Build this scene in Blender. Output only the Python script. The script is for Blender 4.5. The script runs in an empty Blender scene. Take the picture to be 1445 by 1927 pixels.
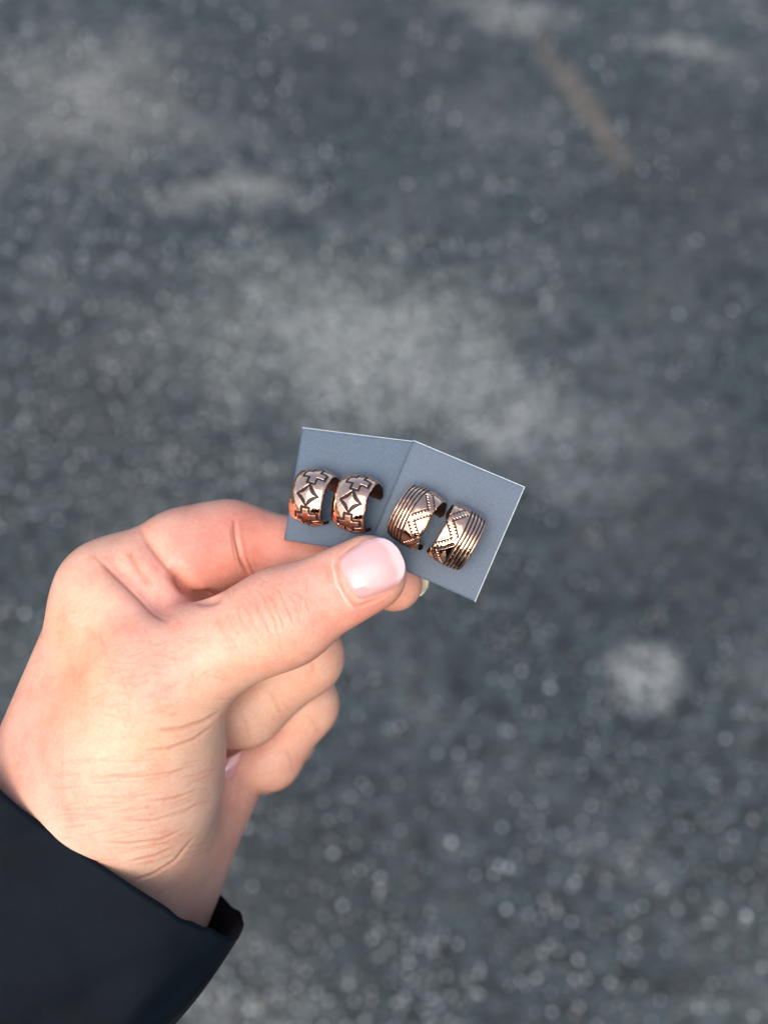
import bpy, math, random
import numpy as np
from mathutils import Vector, Matrix

random.seed(7)
np.random.seed(7)
SC = bpy.context.scene
COL = SC.collection

# ------------------------------------------------------------------ camera
PITCH = 60.0                      # degrees below the horizon
CAM_H = 1.36
FOCAL = 0.200                     # metres to the held cards
PXMM = 8.9                        # photograph pixels per millimetre at that distance
cam_d = bpy.data.cameras.new('camera')
cam = bpy.data.objects.new('camera', cam_d)
COL.objects.link(cam)
cam.location = (0, 0, CAM_H)
cam.rotation_euler = (math.radians(90 - PITCH), 0, 0)
cam_d.sensor_fit = 'HORIZONTAL'
cam_d.sensor_width = 36
cam_d.lens = 36 * FOCAL * 1000 / (1445 / PXMM)
cam_d.clip_start = 0.01
cam_d.clip_end = 2000
cam_d.dof.use_dof = True
cam_d.dof.focus_distance = FOCAL + 0.003
cam_d.dof.aperture_fstop = cam_d.lens / 4.1
SC.camera = cam

# ------------------------------------------------------------------ world, sun, exposure
SUN_EL = math.radians(50)
SUN_AZ = math.radians(-165)       # measured from +Y towards +X: low, to the left and a little behind the camera
world = bpy.data.worlds.new('World')
SC.world = world
world.use_nodes = True
wn = world.node_tree
sky = wn.nodes.new('ShaderNodeTexSky')
sky.sky_type = 'NISHITA'
sky.sun_disc = False
sky.sun_elevation = SUN_EL
sky.sun_rotation = SUN_AZ
sky.air_density = 0.9
sky.ozone_density = 0.9
sky.dust_density = 4.5
bg = wn.nodes['Background']
bg.inputs['Strength'].default_value = 0.15
wn.links.new(sky.outputs[0], bg.inputs[0])
sun_d = bpy.data.lights.new('sun', 'SUN')
sun_d.energy = 0.9
sun_d.angle = math.radians(80)
sun_d.color = (1.0, 0.90, 0.76)
sun = bpy.data.objects.new('sun', sun_d)
COL.objects.link(sun)
to_sun = Vector((math.sin(SUN_AZ) * math.cos(SUN_EL), math.cos(SUN_AZ) * math.cos(SUN_EL), math.sin(SUN_EL)))
sun.rotation_euler = to_sun.to_track_quat('Z', 'Y').to_euler()
sun.location = (-3, -1, 4)
SC.view_settings.view_transform = 'Standard'
SC.view_settings.look = 'None'
SC.view_settings.gamma = 1
SC.view_settings.exposure = 0.98
SC.cycles.use_denoising = True
SC.cycles.max_bounces = 8
SC.cycles.caustics_reflective = False
SC.cycles.caustics_refractive = False

# ------------------------------------------------------------------ helpers
CAM_M = Matrix.Translation(cam.location) @ cam.rotation_euler.to_matrix().to_4x4()
CAM_R = np.array(CAM_M.to_3x3(), dtype=np.float64)
CAM_T = np.array(cam.location, dtype=np.float64)
F_MM = FOCAL * 1000


def U(px, py, dep=0.0):
    """A point in hand space (mm; x right, y up, z towards the eye) that sits dep mm behind the focal plane."""
    k = (F_MM + dep) / F_MM / PXMM
    return np.array([(px - 722.5) * k, (963.5 - py) * k, -dep], dtype=np.float64)


def to_px(P):
    dep = -P[:, 2]
    k = F_MM / (F_MM + dep) * PXMM
    return P[:, 0] * k + 722.5, 963.5 - P[:, 1] * k


def world_pts(P):
    """hand space mm -> world metres"""
    Q = np.array(P, dtype=np.float64) * 0.001
    Q[:, 2] -= FOCAL
    return Q @ CAM_R.T + CAM_T


def unit(v):
    v = np.asarray(v, dtype=np.float64)
    return v / np.linalg.norm(v)


def link(name, me, mats=(), parent=None, smooth=True):
    o = bpy.data.objects.new(name, me)
    COL.objects.link(o)
    for m in mats:
        me.materials.append(m)
    if smooth:
        me.polygons.foreach_set('use_smooth', np.ones(len(me.polygons), dtype=bool))
    if parent is not None:
        o.parent = parent
        o.matrix_parent_inverse = parent.matrix_world.inverted()
    return o


def empty(name, loc, label, cat, group=None):
    o = bpy.data.objects.new(name, None)
    COL.objects.link(o)
    o.empty_display_size = 0.01
    o.location = loc
    o.matrix_world = Matrix.Translation(loc)
    o['label'] = label
    o['category'] = cat
    if group:
        o['group'] = group
    return o


def mesh_np(name, V, F):
    """V (n,3) world metres, F (m,4) or (m,3)"""
    me = bpy.data.meshes.new(name)
    V = np.ascontiguousarray(V, dtype=np.float32)
    F = np.ascontiguousarray(F, dtype=np.int32)
    k = F.shape[1]
    me.vertices.add(len(V))
    me.vertices.foreach_set('co', V.ravel())
    me.loops.add(F.size)
    me.loops.foreach_set('vertex_index', F.ravel())
    me.polygons.add(len(F))
    me.polygons.foreach_set('loop_start', np.arange(0, F.size, k, dtype=np.int32))
    me.polygons.foreach_set('loop_total', np.full(len(F), k, dtype=np.int32))
    me.update(calc_edges=True)
    me.validate()
    return me


def grid_faces(nu, nv, off=0, flip=False):
    i = np.arange(nu - 1)[:, None] * nv + np.arange(nv - 1)[None, :]
    i = i.ravel() + off
    F = np.stack([i, i + 1, i + nv + 1, i + nv], 1)
    return F[:, ::-1] if flip else F


def sstep(e0, e1, x):
    t = np.clip((x - e0) / (e1 - e0), 0, 1)
    return t * t * (3 - 2 * t)


# ------------------------------------------------------------------ materials
def mat(name):
    m = bpy.data.materials.new(name)
    m.use_nodes = True
    return m, m.node_tree.nodes, m.node_tree.links, m.node_tree.nodes['Principled BSDF']


def node(nt, kind, **kw):
    n = nt.new(kind)
    for k, v in kw.items():
        if k.startswith('_'):
            setattr(n, k[1:], v)
        else:
            n.inputs[k.replace('__', ' ')].default_value = v
    return n


def ramp(nt, stops, interp='LINEAR'):
    r = nt.new('ShaderNodeValToRGB')
    r.color_ramp.interpolation = interp
    el = r.color_ramp.elements
    while len(el) < len(stops):
        el.new(0.5)
    for e, (p, c) in zip(el, stops):
        e.position = p
        e.color = c if len(c) == 4 else (*c, 1)
    return r


def mix(nt, lk, fac, a, b, mode='MIX'):
    m = nt.new('ShaderNodeMix')
    m.data_type = 'RGBA'
    m.blend_type = mode
    for sock, v in ((m.inputs[0], fac), (m.inputs[6], a), (m.inputs[7], b)):
        if isinstance(v, bpy.types.NodeSocket):
            lk.new(v, sock)
        elif isinstance(v, (int, float)):
            sock.default_value = v
        else:
            sock.default_value = (*v, 1) if len(v) == 3 else v
    return m.outputs[2]


def math_n(nt, lk, op, a, b=None, c=None):
    m = nt.new('ShaderNodeMath')
    m.operation = op
    for i, v in enumerate((a, b, c)):
        if v is None:
            continue
        if isinstance(v, bpy.types.NodeSocket):
            lk.new(v, m.inputs[i])
        else:
            m.inputs[i].default_value = v
    return m.outputs[0]


def bump(nt, lk, height, strength, dist, normal=None):
    b = nt.new('ShaderNodeBump')
    b.inputs['Strength'].default_value = strength
    b.inputs['Distance'].default_value = dist
    lk.new(height, b.inputs['Height'])
    if normal is not None:
        lk.new(normal, b.inputs['Normal'])
    return b.outputs[0]


# ---- asphalt
def asphalt_material():
    m, nt, lk, bs = mat('asphalt')
    tc = nt.new('ShaderNodeTexCoord')
    P = tc.outputs['Object']

    def noise(scale, detail=4, rough=0.55, vec=P):
        n = node(nt, 'ShaderNodeTexNoise', Scale=scale, Detail=detail, Roughness=rough)
        lk.new(vec, n.inputs['Vector'])
        return n.outputs['Fac']

    base = ramp(nt, [(0.38, (0.0035, 0.0075, 0.009)), (0.63, (0.036, 0.056, 0.061))])
    lk.new(noise(30, 6, 0.65), base.inputs[0])
    # aggregate: every cell is one stone with a tone of its own
    v = node(nt, 'ShaderNodeTexVoronoi', Scale=130, Randomness=1.0)
    lk.new(P, v.inputs['Vector'])
    sep = nt.new('ShaderNodeSeparateColor')
    lk.new(v.outputs['Color'], sep.inputs[0])
    st = ramp(nt, [(0.0, (0.007, 0.011, 0.012)), (0.50, (0.029, 0.040, 0.043)), (0.78, (0.080, 0.098, 0.102)),
                   (0.92, (0.26, 0.26, 0.25)), (0.972, (0.60, 0.61, 0.61))], 'CONSTANT')
    lk.new(sep.outputs[0], st.inputs[0])
    stone_mask = ramp(nt, [(0.20, (1, 1, 1)), (0.42, (0, 0, 0))])
    lk.new(v.outputs['Distance'], stone_mask.inputs[0])
    c = mix(nt, lk, stone_mask.outputs[0], base.outputs[0], st.outputs[0])
    # worn, dusty zones (placed on the ground where the photograph has them)
    wobble = node(nt, 'ShaderNodeTexNoise', Scale=6.0, Detail=5, Roughness=0.62)
    lk.new(P, wobble.inputs['Vector'])
    sub = nt.new('ShaderNodeVectorMath'); sub.operation = 'SUBTRACT'
    lk.new(wobble.outputs['Color'], sub.inputs[0]); sub.inputs[1].default_value = (0.5, 0.5, 0.5)
    scl = nt.new('ShaderNodeVectorMath'); scl.operation = 'SCALE'
    lk.new(sub.outputs[0], scl.inputs[0]); scl.inputs['Scale'].default_value = 0.30
    add = nt.new('ShaderNodeVectorMath'); add.operation = 'ADD'
    lk.new(P, add.inputs[0]); lk.new(scl.outputs[0], add.inputs[1])
    WP = add.outputs[0]

    def zone(px, py, rx_px, ry_px, rot=0, vec=WP, soft=0.5):
        """soft elliptical wear mark on the ground, centre and size given by what the photograph shows there"""
        c0 = ground_at(px, py)
        ex = ground_at(px + rx_px, py) - c0
        ey = ground_at(px, py - ry_px) - c0
        mp = nt.new('ShaderNodeMapping'); mp.vector_type = 'TEXTURE'
        mp.inputs['Location'].default_value = (c0[0], c0[1], 0)
        mp.inputs['Rotation'].default_value = (0, 0, rot)
        mp.inputs['Scale'].default_value = (np.linalg.norm(ex), np.linalg.norm(ey), 1)
        lk.new(vec, mp.inputs['Vector'])
        ln = nt.new('ShaderNodeVectorMath'); ln.operation = 'LENGTH'
        lk.new(mp.outputs[0], ln.inputs[0])
        r = ramp(nt, [(soft, (1, 1, 1)), (1.0, (0, 0, 0))])
        lk.new(ln.outputs['Value'], r.inputs[0])
        return r.outputs[0]

    patch = ramp(nt, [(0.40, (0, 0, 0)), (0.66, (1, 1, 1))])
    lk.new(noise(3.2, 6, 0.6), patch.inputs[0])
    speck = ramp(nt, [(0.43, (0.04, 0.04, 0.04)), (0.58, (1, 1, 1))])
    lk.new(noise(62, 5, 0.75), speck.inputs[0])
    broken = noise(13, 8, 0.72)

    def dust(c, fac, strength, col):
        # grains of dust cling in broken clumps, thickest in the middle of a worn zone
        f = math_n(nt, lk, 'MULTIPLY_ADD', broken, 2.0, -1.0)
        f = math_n(nt, lk, 'ADD', math_n(nt, lk, 'MULTIPLY_ADD', fac, 1.4, -0.38), f)
        f = math_n(nt, lk, 'MULTIPLY', f, math_n(nt, lk, 'MINIMUM', math_n(nt, lk, 'MULTIPLY', fac, 4.0), 1.0))
        f = math_n(nt, lk, 'MAXIMUM', math_n(nt, lk, 'MINIMUM', f, 1.0), 0.0)
        f = math_n(nt, lk, 'MULTIPLY', f, strength)
        f = math_n(nt, lk, 'MULTIPLY', f, speck.outputs[0])
        return mix(nt, lk, f, c, col)

    c = dust(c, patch.outputs[0], 0.35, (0.20, 0.21, 0.205))
    c = dust(c, zone(640, 640, 600, 250, math.radians(-8), soft=0.1), 0.8, (0.27, 0.29, 0.275))
    c = dust(c, zone(900, 760, 640, 170, math.radians(-30), soft=0.1), 0.75, (0.25, 0.27, 0.265))
    c = dust(c, zone(180, 190, 330, 190, math.radians(20), soft=0.1), 0.75, (0.26, 0.255, 0.24))
    c = dust(c, zone(420, 370, 240, 60, 0, soft=0.1), 0.75, (0.27, 0.27, 0.26))
    c = dust(c, zone(960, 30, 170, 40, math.radians(-12), soft=0.2), 0.6, (0.34, 0.34, 0.33))
    c = dust(c, zone(1280, 85, 130, 34, math.radians(-12), soft=0.2), 0.6, (0.34, 0.34, 0.33))
    c = dust(c, zone(440, 1880, 260, 120, 0, soft=0.1), 0.45, (0.28, 0.27, 0.25))
    # darker ground tone, with vignette falloff near the edges painted into the colour
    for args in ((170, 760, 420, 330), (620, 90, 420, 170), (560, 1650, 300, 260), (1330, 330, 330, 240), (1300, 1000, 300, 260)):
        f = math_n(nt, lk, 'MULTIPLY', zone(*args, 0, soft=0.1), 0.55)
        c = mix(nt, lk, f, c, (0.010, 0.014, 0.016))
    # pale worn spot on the right
    c = dust(c, zone(1207, 1270, 112, 92, 0, vec=P, soft=0.35), 0.72, (0.40, 0.41, 0.40))
    c = dust(c, zone(950, 850, 85, 60, 0, soft=0.3), 0.45, (0.34, 0.36, 0.35))
    # rusty streak
    a = ground_at(1000, 50); b = ground_at(1200, 350)
    mid = (a + b) / 2
    L = np.linalg.norm(b - a)
    ang = math.atan2(b[1] - a[1], b[0] - a[0])
    mp = nt.new('ShaderNodeMapping'); mp.vector_type = 'TEXTURE'
    mp.inputs['Location'].default_value = (mid[0], mid[1], 0)
    mp.inputs['Rotation'].default_value = (0, 0, ang)
    mp.inputs['Scale'].default_value = (L * 0.75, 0.055, 1)
    w2 = nt.new('ShaderNodeVectorMath'); w2.operation = 'MULTIPLY_ADD'
    lk.new(sub.outputs[0], w2.inputs[0]); w2.inputs[1].default_value = (0.06, 0.06, 0); lk.new(P, w2.inputs[2])
    lk.new(w2.outputs[0], mp.inputs['Vector'])
    ln = nt.new('ShaderNodeVectorMath'); ln.operation = 'LENGTH'
    lk.new(mp.outputs[0], ln.inputs[0])
    rr = ramp(nt, [(0.15, (1, 1, 1)), (1.0, (0, 0, 0))])
    lk.new(ln.outputs['Value'], rr.inputs[0])
    c = dust(c, rr.outputs[0], 0.52, (0.25, 0.185, 0.135))
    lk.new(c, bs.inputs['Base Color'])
    rough = ramp(nt, [(0.3, (0.55, 0.55, 0.55)), (0.7, (0.85, 0.85, 0.85))])
    lk.new(noise(90, 3), rough.inputs[0])
    lk.new(rough.outputs[0], bs.inputs['Roughness'])
    inv = math_n(nt, lk, 'SUBTRACT', 0.6, v.outputs['Distance'])
    n1 = bump(nt, lk, inv, 0.9, 0.004)
    n2 = bump(nt, lk, noise(400, 3, 0.7), 0.5, 0.001, n1)
    lk.new(n2, bs.inputs['Normal'])
    return m


def ground_at(px, py):
    d = CAM_R @ unit([(px - 722.5) / PXMM, (963.5 - py) / PXMM, -F_MM])
    t = -CAM_T[2] / d[2]
    return (CAM_T + d * t)


def skin_material():
    m, nt, lk, bs = mat('skin')
    at = nt.new('ShaderNodeVertexColor')
    at.layer_name = 'tone'
    tc = nt.new('ShaderNodeTexCoord')
    P = tc.outputs['Object']

    def noise(scale, detail=3, rough=0.55, dist=0.0):
        n = node(nt, 'ShaderNodeTexNoise', Scale=scale, Detail=detail, Roughness=rough, Distortion=dist)
        lk.new(P, n.inputs['Vector'])
        return n.outputs['Fac']
    mott = ramp(nt, [(0.30, (0.96, 0.80, 0.76)), (0.50, (1.0, 0.98, 0.97)), (0.70, (1.05, 1.10, 1.08))])
    lk.new(noise(150, 5, 0.68), mott.inputs[0])
    c = mix(nt, lk, 1.0, at.outputs['Color'], mott.outputs[0], 'MULTIPLY')
    fine = ramp(nt, [(0.35, (0.95, 0.92, 0.90)), (0.6, (1.02, 1.02, 1.02))])
    lk.new(noise(1400, 3, 0.6), fine.inputs[0])
    c = mix(nt, lk, 1.0, c, fine.outputs[0], 'MULTIPLY')
    lk.new(c, bs.inputs['Base Color'])
    bs.inputs['Subsurface Weight'].default_value = 0.35
    bs.inputs['Subsurface Radius'].default_value = (1.0, 0.35, 0.18)
    bs.inputs['Subsurface Scale'].default_value = 0.0022
    bs.inputs['Roughness'].default_value = 0.48
    bs.inputs['Specular IOR Level'].default_value = 0.42
    # fine skin lines
    v = node(nt, 'ShaderNodeTexVoronoi', Scale=1250, Randomness=1.0)
    v.feature = 'DISTANCE_TO_EDGE'
    mp = nt.new('ShaderNodeMapping')
    mp.inputs['Rotation'].default_value = (0.3, 0.2, 0.5)
    mp.inputs['Scale'].default_value = (1.0, 0.45, 0.8)
    lk.new(P, mp.inputs['Vector'])
    lk.new(mp.outputs[0], v.inputs['Vector'])
    cl = math_n(nt, lk, 'MINIMUM', v.outputs['Distance'], 0.16)
    n1 = bump(nt, lk, cl, 0.20, 0.0005)
    n2 = bump(nt, lk, noise(700, 4, 0.6), 0.12, 0.0005, n1)
    lk.new(n2, bs.inputs['Normal'])
    return m


def nail_material():
    m, nt, lk, bs = mat('fingernail')
    at = nt.new('ShaderNodeVertexColor')
    at.layer_name = 'tone'
    lk.new(at.outputs['Color'], bs.inputs['Base Color'])
    bs.inputs['Subsurface Weight'].default_value = 0.3
    bs.inputs['Subsurface Radius'].default_value = (1.0, 0.5, 0.4)
    bs.inputs['Subsurface Scale'].default_value = 0.0012
    bs.inputs['Roughness'].default_value = 0.12
    bs.inputs['Specular IOR Level'].default_value = 0.55
    bs.inputs['Coat Weight'].default_value = 0.42
    bs.inputs['Coat Roughness'].default_value = 0.08
    tc = nt.new('ShaderNodeTexCoord')
    n = node(nt, 'ShaderNodeTexNoise', Scale=260, Detail=2)
    lk.new(tc.outputs['Object'], n.inputs['Vector'])
    lk.new(bump(nt, lk, n.outputs['Fac'], 0.25, 0.0006), bs.inputs['Normal'])
    return m


def card_material():
    m, nt, lk, bs = mat('slate_blue_card')
    tc = nt.new('ShaderNodeTexCoord')
    n = node(nt, 'ShaderNodeTexNoise', Scale=3200, Detail=3, Roughness=0.7)
    lk.new(tc.outputs['Object'], n.inputs['Vector'])
    r = ramp(nt, [(0.30, (0.048, 0.078, 0.118)), (0.5, (0.063, 0.098, 0.146)), (0.72, (0.083, 0.124, 0.178))])
    lk.new(n.outputs['Fac'], r.inputs[0])
    n2 = node(nt, 'ShaderNodeTexNoise', Scale=70, Detail=4, Roughness=0.6)
    lk.new(tc.outputs['Object'], n2.inputs['Vector'])
    r2 = ramp(nt, [(0.3, (0.94, 0.94, 0.95)), (0.7, (1.05, 1.05, 1.04))])
    lk.new(n2.outputs['Fac'], r2.inputs[0])
    lk.new(mix(nt, lk, 1.0, r.outputs[0], r2.outputs[0], 'MULTIPLY'), bs.inputs['Base Color'])
    bs.inputs['Roughness'].default_value = 0.55
    lk.new(bump(nt, lk, n.outputs['Fac'], 0.25, 0.0002), bs.inputs['Normal'])
    return m


def plain(name, col, rough=0.5, metal=0.0, noise_scale=900, var=0.12, bumpy=0.1):
    m, nt, lk, bs = mat(name)
    tc = nt.new('ShaderNodeTexCoord')
    n = node(nt, 'ShaderNodeTexNoise', Scale=noise_scale, Detail=4, Roughness=0.6)
    lk.new(tc.outputs['Object'], n.inputs['Vector'])
    r = ramp(nt, [(0.3, tuple(x * (1 - var) for x in col)), (0.7, tuple(x * (1 + var) for x in col))])
    lk.new(n.outputs['Fac'], r.inputs[0])
    lk.new(r.outputs[0], bs.inputs['Base Color'])
    bs.inputs['Roughness'].default_value = rough
    bs.inputs['Metallic'].default_value = metal
    if bumpy:
        lk.new(bump(nt, lk, n.outputs['Fac'], bumpy, 0.0003), bs.inputs['Normal'])
    return m


def copper_material():
    m, nt, lk, bs = mat('polished_copper')
    tc = nt.new('ShaderNodeTexCoord')
    n = node(nt, 'ShaderNodeTexNoise', Scale=420, Detail=3, Roughness=0.6)
    lk.new(tc.outputs['Object'], n.inputs['Vector'])
    r = ramp(nt, [(0.3, (0.985, 0.55, 0.35)), (0.7, (0.99, 0.62, 0.43))])
    lk.new(n.outputs['Fac'], r.inputs[0])
    lk.new(r.outputs[0], bs.inputs['Base Color'])
    bs.inputs['Metallic'].default_value = 1.0
    rr = ramp(nt, [(0.35, (0.04, 0.04, 0.04)), (0.7, (0.11, 0.11, 0.11))])
    lk.new(n.outputs['Fac'], rr.inputs[0])
    lk.new(rr.outputs[0], bs.inputs['Roughness'])
    lk.new(bump(nt, lk, n.outputs['Fac'], 0.25, 0.0005), bs.inputs['Normal'])
    return m


def fabric_material(name, col):
    m, nt, lk, bs = mat(name)
    tc = nt.new('ShaderNodeTexCoord')
    P = tc.outputs['Object']
    w1 = node(nt, 'ShaderNodeTexWave', Scale=900, Distortion=0.6, Detail=1)
    mp = nt.new('ShaderNodeMapping'); mp.inputs['Rotation'].default_value = (0.2, 0.1, 1.0)
    lk.new(P, mp.inputs['Vector']); lk.new(mp.outputs[0], w1.inputs['Vector'])
    w2 = node(nt, 'ShaderNodeTexWave', Scale=900, Distortion=0.6, Detail=1)
    mp2 = nt.new('ShaderNodeMapping'); mp2.inputs['Rotation'].default_value = (0.2, 0.1, 2.57)
    lk.new(P, mp2.inputs['Vector']); lk.new(mp2.outputs[0], w2.inputs['Vector'])
    wv = math_n(nt, lk, 'MULTIPLY', w1.outputs['Fac'], w2.outputs['Fac'])
    n = node(nt, 'ShaderNodeTexNoise', Scale=60, Detail=5, Roughness=0.6)
    lk.new(P, n.inputs['Vector'])
    r = ramp(nt, [(0.3, tuple(x * 0.75 for x in col)), (0.7, tuple(x * 1.3 for x in col))])
    lk.new(n.outputs['Fac'], r.inputs[0])
    # lint specks
    v = node(nt, 'ShaderNodeTexVoronoi', Scale=240)
    lk.new(P, v.inputs['Vector'])
    lint = ramp(nt, [(0.0, (1, 1, 1)), (0.05, (0, 0, 0))])
    lk.new(v.outputs['Distance'], lint.inputs[0])
    sep = nt.new('ShaderNodeSeparateColor'); lk.new(v.outputs['Color'], sep.inputs[0])
    keep = math_n(nt, lk, 'GREATER_THAN', sep.outputs[0], 0.86)
    lf = math_n(nt, lk, 'MULTIPLY', lint.outputs[0], keep)
    lf = math_n(nt, lk, 'MULTIPLY', lf, 0.5)
    lk.new(mix(nt, lk, lf, r.outputs[0], (0.25, 0.26, 0.27)), bs.inputs['Base Color'])
    bs.inputs['Roughness'].default_value = 0.62
    bs.inputs['Specular IOR Level'].default_value = 0.09
    bs.inputs['Sheen Weight'].default_value = 0.01
    bs.inputs['Sheen Roughness'].default_value = 0.4
    n1 = bump(nt, lk, wv, 0.3, 0.0002)
    n3 = node(nt, 'ShaderNodeTexNoise', Scale=32, Detail=1.5, Roughness=0.4, Distortion=0.8)
    lk.new(P, n3.inputs['Vector'])
    n2 = bump(nt, lk, n3.outputs['Fac'], 0.5, 0.008, n1)
    lk.new(n2, bs.inputs['Normal'])
    return m


M_ASPHALT = asphalt_material()
M_SKIN = skin_material()
M_NAIL = nail_material()
M_CARD = card_material()
M_CARD_EDGE = plain('pale_card_core', (0.62, 0.68, 0.66), 0.7, noise_scale=1500)
M_COPPER = copper_material()
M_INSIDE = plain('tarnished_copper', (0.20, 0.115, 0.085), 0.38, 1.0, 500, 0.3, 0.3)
M_PATINA = plain('dark_patina', (0.016, 0.012, 0.012), 0.5, 0.2, 2500, 0.4, 0.2)
M_FABRIC = fabric_material('navy_black_nylon', (0.0020, 0.0052, 0.0095))
M_LINING = fabric_material('black_lining', (0.004, 0.004, 0.006))
M_THREAD = plain('dark_thread', (0.004, 0.006, 0.009), 0.9)
M_THREAD.node_tree.nodes['Principled BSDF'].inputs['Specular IOR Level'].default_value = 0.08
M_LINT = plain('white_lint', (0.5, 0.5, 0.5), 0.8)

# ------------------------------------------------------------------ ground
def build_ground():
    xs = np.concatenate([[-400, -60, -12], np.linspace(-4, 4, 17), [12, 60, 400]])
    ys = np.concatenate([[-400, -60, -12], np.linspace(-4, 6, 21), [16, 60, 400]])
    X, Y = np.meshgrid(xs, ys, indexing='ij')
    V = np.stack([X.ravel(), Y.ravel(), np.zeros(X.size)], 1)
    F = grid_faces(len(xs), len(ys), flip=True)
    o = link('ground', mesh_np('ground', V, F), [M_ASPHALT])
    o['kind'] = 'structure'
    o['label'] = 'worn dark grey asphalt ground with pale dusty patches'
    return o


build_ground()


def pebble_field():
    """loose light grit lying on the asphalt, blurred to discs in the photograph: one stuff object"""
    base_v = np.array([[0, 0, 1], [.9, 0, .1], [.28, .86, .15], [-.73, .53, .05], [-.73, -.53, .2], [.28, -.86, .1], [0, 0, -.6]])
    base_f = np.array([[0, 1, 2], [0, 2, 3], [0, 3, 4], [0, 4, 5], [0, 5, 1], [6, 2, 1], [6, 3, 2], [6, 4, 3], [6, 5, 4], [6, 1, 5]])
    rng = np.random.default_rng(3)
    pts = []
    for px, py, r in ((1065, 852, 5.2), (955, 1283, 5.6), (970, 1610, 4.6), (1208, 1705, 4.8), (829, 331, 5.0), (1171, 228, 6.0),
                      (65, 290, 5.5), (155, 333, 5.0), (1243, 1372, 3.8), (886, 1416, 3.6), (1233, 1498, 4.0), (770, 1812, 5.0),
                      (313, 500, 4.0), (727, 1365, 3.2), (1020, 1790, 4.0), (1161, 655, 4.2), (97, 800, 4.2), (240, 520, 4.0),
                      (1300, 1357, 3.6), (536, 1580, 3.6), (487, 1520, 3.6), (1090, 1610, 3.4), (1000, 390, 4.2), (650, 95, 5)):
        g = ground_at(px, py)
        pts.append((g[0], g[1], r * 0.001 * 0.62, 1.0))
    for _ in range(7600):
        px, py = rng.uniform(-250, 1700), rng.uniform(-120, 2050)
        g = ground_at(px, py)
        clump = math.sin(g[0] * 9 + 2 * math.sin(g[1] * 5)) * math.sin(g[1] * 11 + 1.5 * math.sin(g[0] * 7)) + 0.6 * math.sin(g[0] * 23 + g[1] * 17)
        if rng.random() > 0.45 + 0.45 * clump:
            continue
        pts.append((g[0], g[1], 0.0012 + 0.0042 * rng.random() ** 2.0, rng.uniform(0, 1)))
    for n_, x0, x1, y0, y1 in ((420, -80, 520, 430, 1000), (260, -80, 620, -60, 420), (150, 330, 900, 1740, 1990), (160, 880, 1480, 1150, 1900), (330, 380, 1050, 430, 820), (110, 760, 1445, -40, 400)):
        for _ in range(n_):
            px, py = rng.uniform(x0, x1), rng.uniform(y0, y1)
            g = ground_at(px, py)
            dist = np.linalg.norm(g - CAM_T)
            pts.append((g[0], g[1], rng.uniform(0.0014, 0.0030) * dist / 1.4, 1.0))
    V, F, K = [], [], []
    for i, (x, y, r, k) in enumerate(pts):
        a = rng.uniform(0, 6.28)
        c, s = math.cos(a), math.sin(a)
        b = base_v * rng.uniform(0.75, 1.25, (7, 1)) * r * np.array([1.0, rng.uniform(.7, 1), rng.uniform(.55, .85)])
        V.append(np.stack([b[:, 0] * c - b[:, 1] * s + x, b[:, 0] * s + b[:, 1] * c + y, b[:, 2] + r * 0.25], 1))
        F.append(base_f + 7 * i)
        K += [k] * 10
    me = mesh_np('grit', np.concatenate(V), np.concatenate(F))
    o = link('grit', me, [plain('pale_grit', (0.64, 0.69, 0.70), 0.45, noise_scale=200, var=0.2),
                          plain('grey_grit', (0.17, 0.185, 0.195), 0.5, noise_scale=200, var=0.3),
                          plain('sandy_grit', (0.24, 0.225, 0.20), 0.55, noise_scale=200, var=0.25)], smooth=False)
    K = np.array(K)
    me.polygons.foreach_set('material_index', np.where(K > 0.86, 0, np.where(K > 0.25, 1, 2)).astype(np.int32))
    o['kind'] = 'stuff'
    o['label'] = 'loose pale grit scattered over the dark asphalt'
    return o


pebble_field()

# ------------------------------------------------------------------ the hand, as one continuous distance field
def cap(P, a, b, ra, rb, flat=None):
    """tapered limb segment; flat = (normal, factor) squashes it along that normal"""
    a = np.asarray(a, dtype=np.float32); b = np.asarray(b, dtype=np.float32)
    ab = b - a
    q = P - a
    t = np.clip(q @ ab / (ab @ ab), 0, 1)
    q = q - t[:, None] * ab
    if flat is not None:
        n = np.asarray(flat[0], dtype=np.float32)
        q = q + (q @ n)[:, None] * n * (1 / flat[1] - 1)
    return np.sqrt((q * q).sum(1)) - (ra + (rb - ra) * t)


def smin(a, b, k):
    h = np.maximum(k - np.abs(a - b), 0) / k
    return np.minimum(a, b) - h * h * k * 0.25


def chain(P, pts, rad, k, flats=None):
    d = None
    for i in range(len(pts) - 1):
        e = cap(P, pts[i], pts[i + 1], rad[i], rad[i + 1], flats[i] if flats else None)
        d = e if d is None else smin(d, e, k)
    return d


ZN = np.array([0, 0, 1.0])
TH_MCP, TH_IP, TH_TIP = U(285, 1280, 4), U(522, 1166, 3), U(692, 1080, 2.5)
THUMB_FLAT = (unit([0.05, 0.10, 1.0]), 0.86)
IX_MCP, IX_PIP, IX_DIP, IX_TIP = U(216, 1122, 16), U(430, 1024, 25.5), U(610, 1055, 29.5), U(742, 1098, 20.5)
MD_MCP, MD_PIP, MD_DIP, MD_TIP = U(262, 1118, 38), U(572, 1236, 32), U(463, 1334, 31), U(372, 1352, 30)
RG_MCP, RG_PIP, RG_DIP, RG_TIP = U(322, 1170, 54), U(573, 1326, 47), U(506, 1425, 45), U(426, 1432, 41)
LT_MCP, LT_PIP, LT_DIP, LT_TIP = U(372, 1240, 68), U(540, 1392, 62), U(490, 1444, 60), U(420, 1440, 52)
WRIST, ELBOW = U(165, 1640, 30), U(10, 1900, 24)


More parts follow.
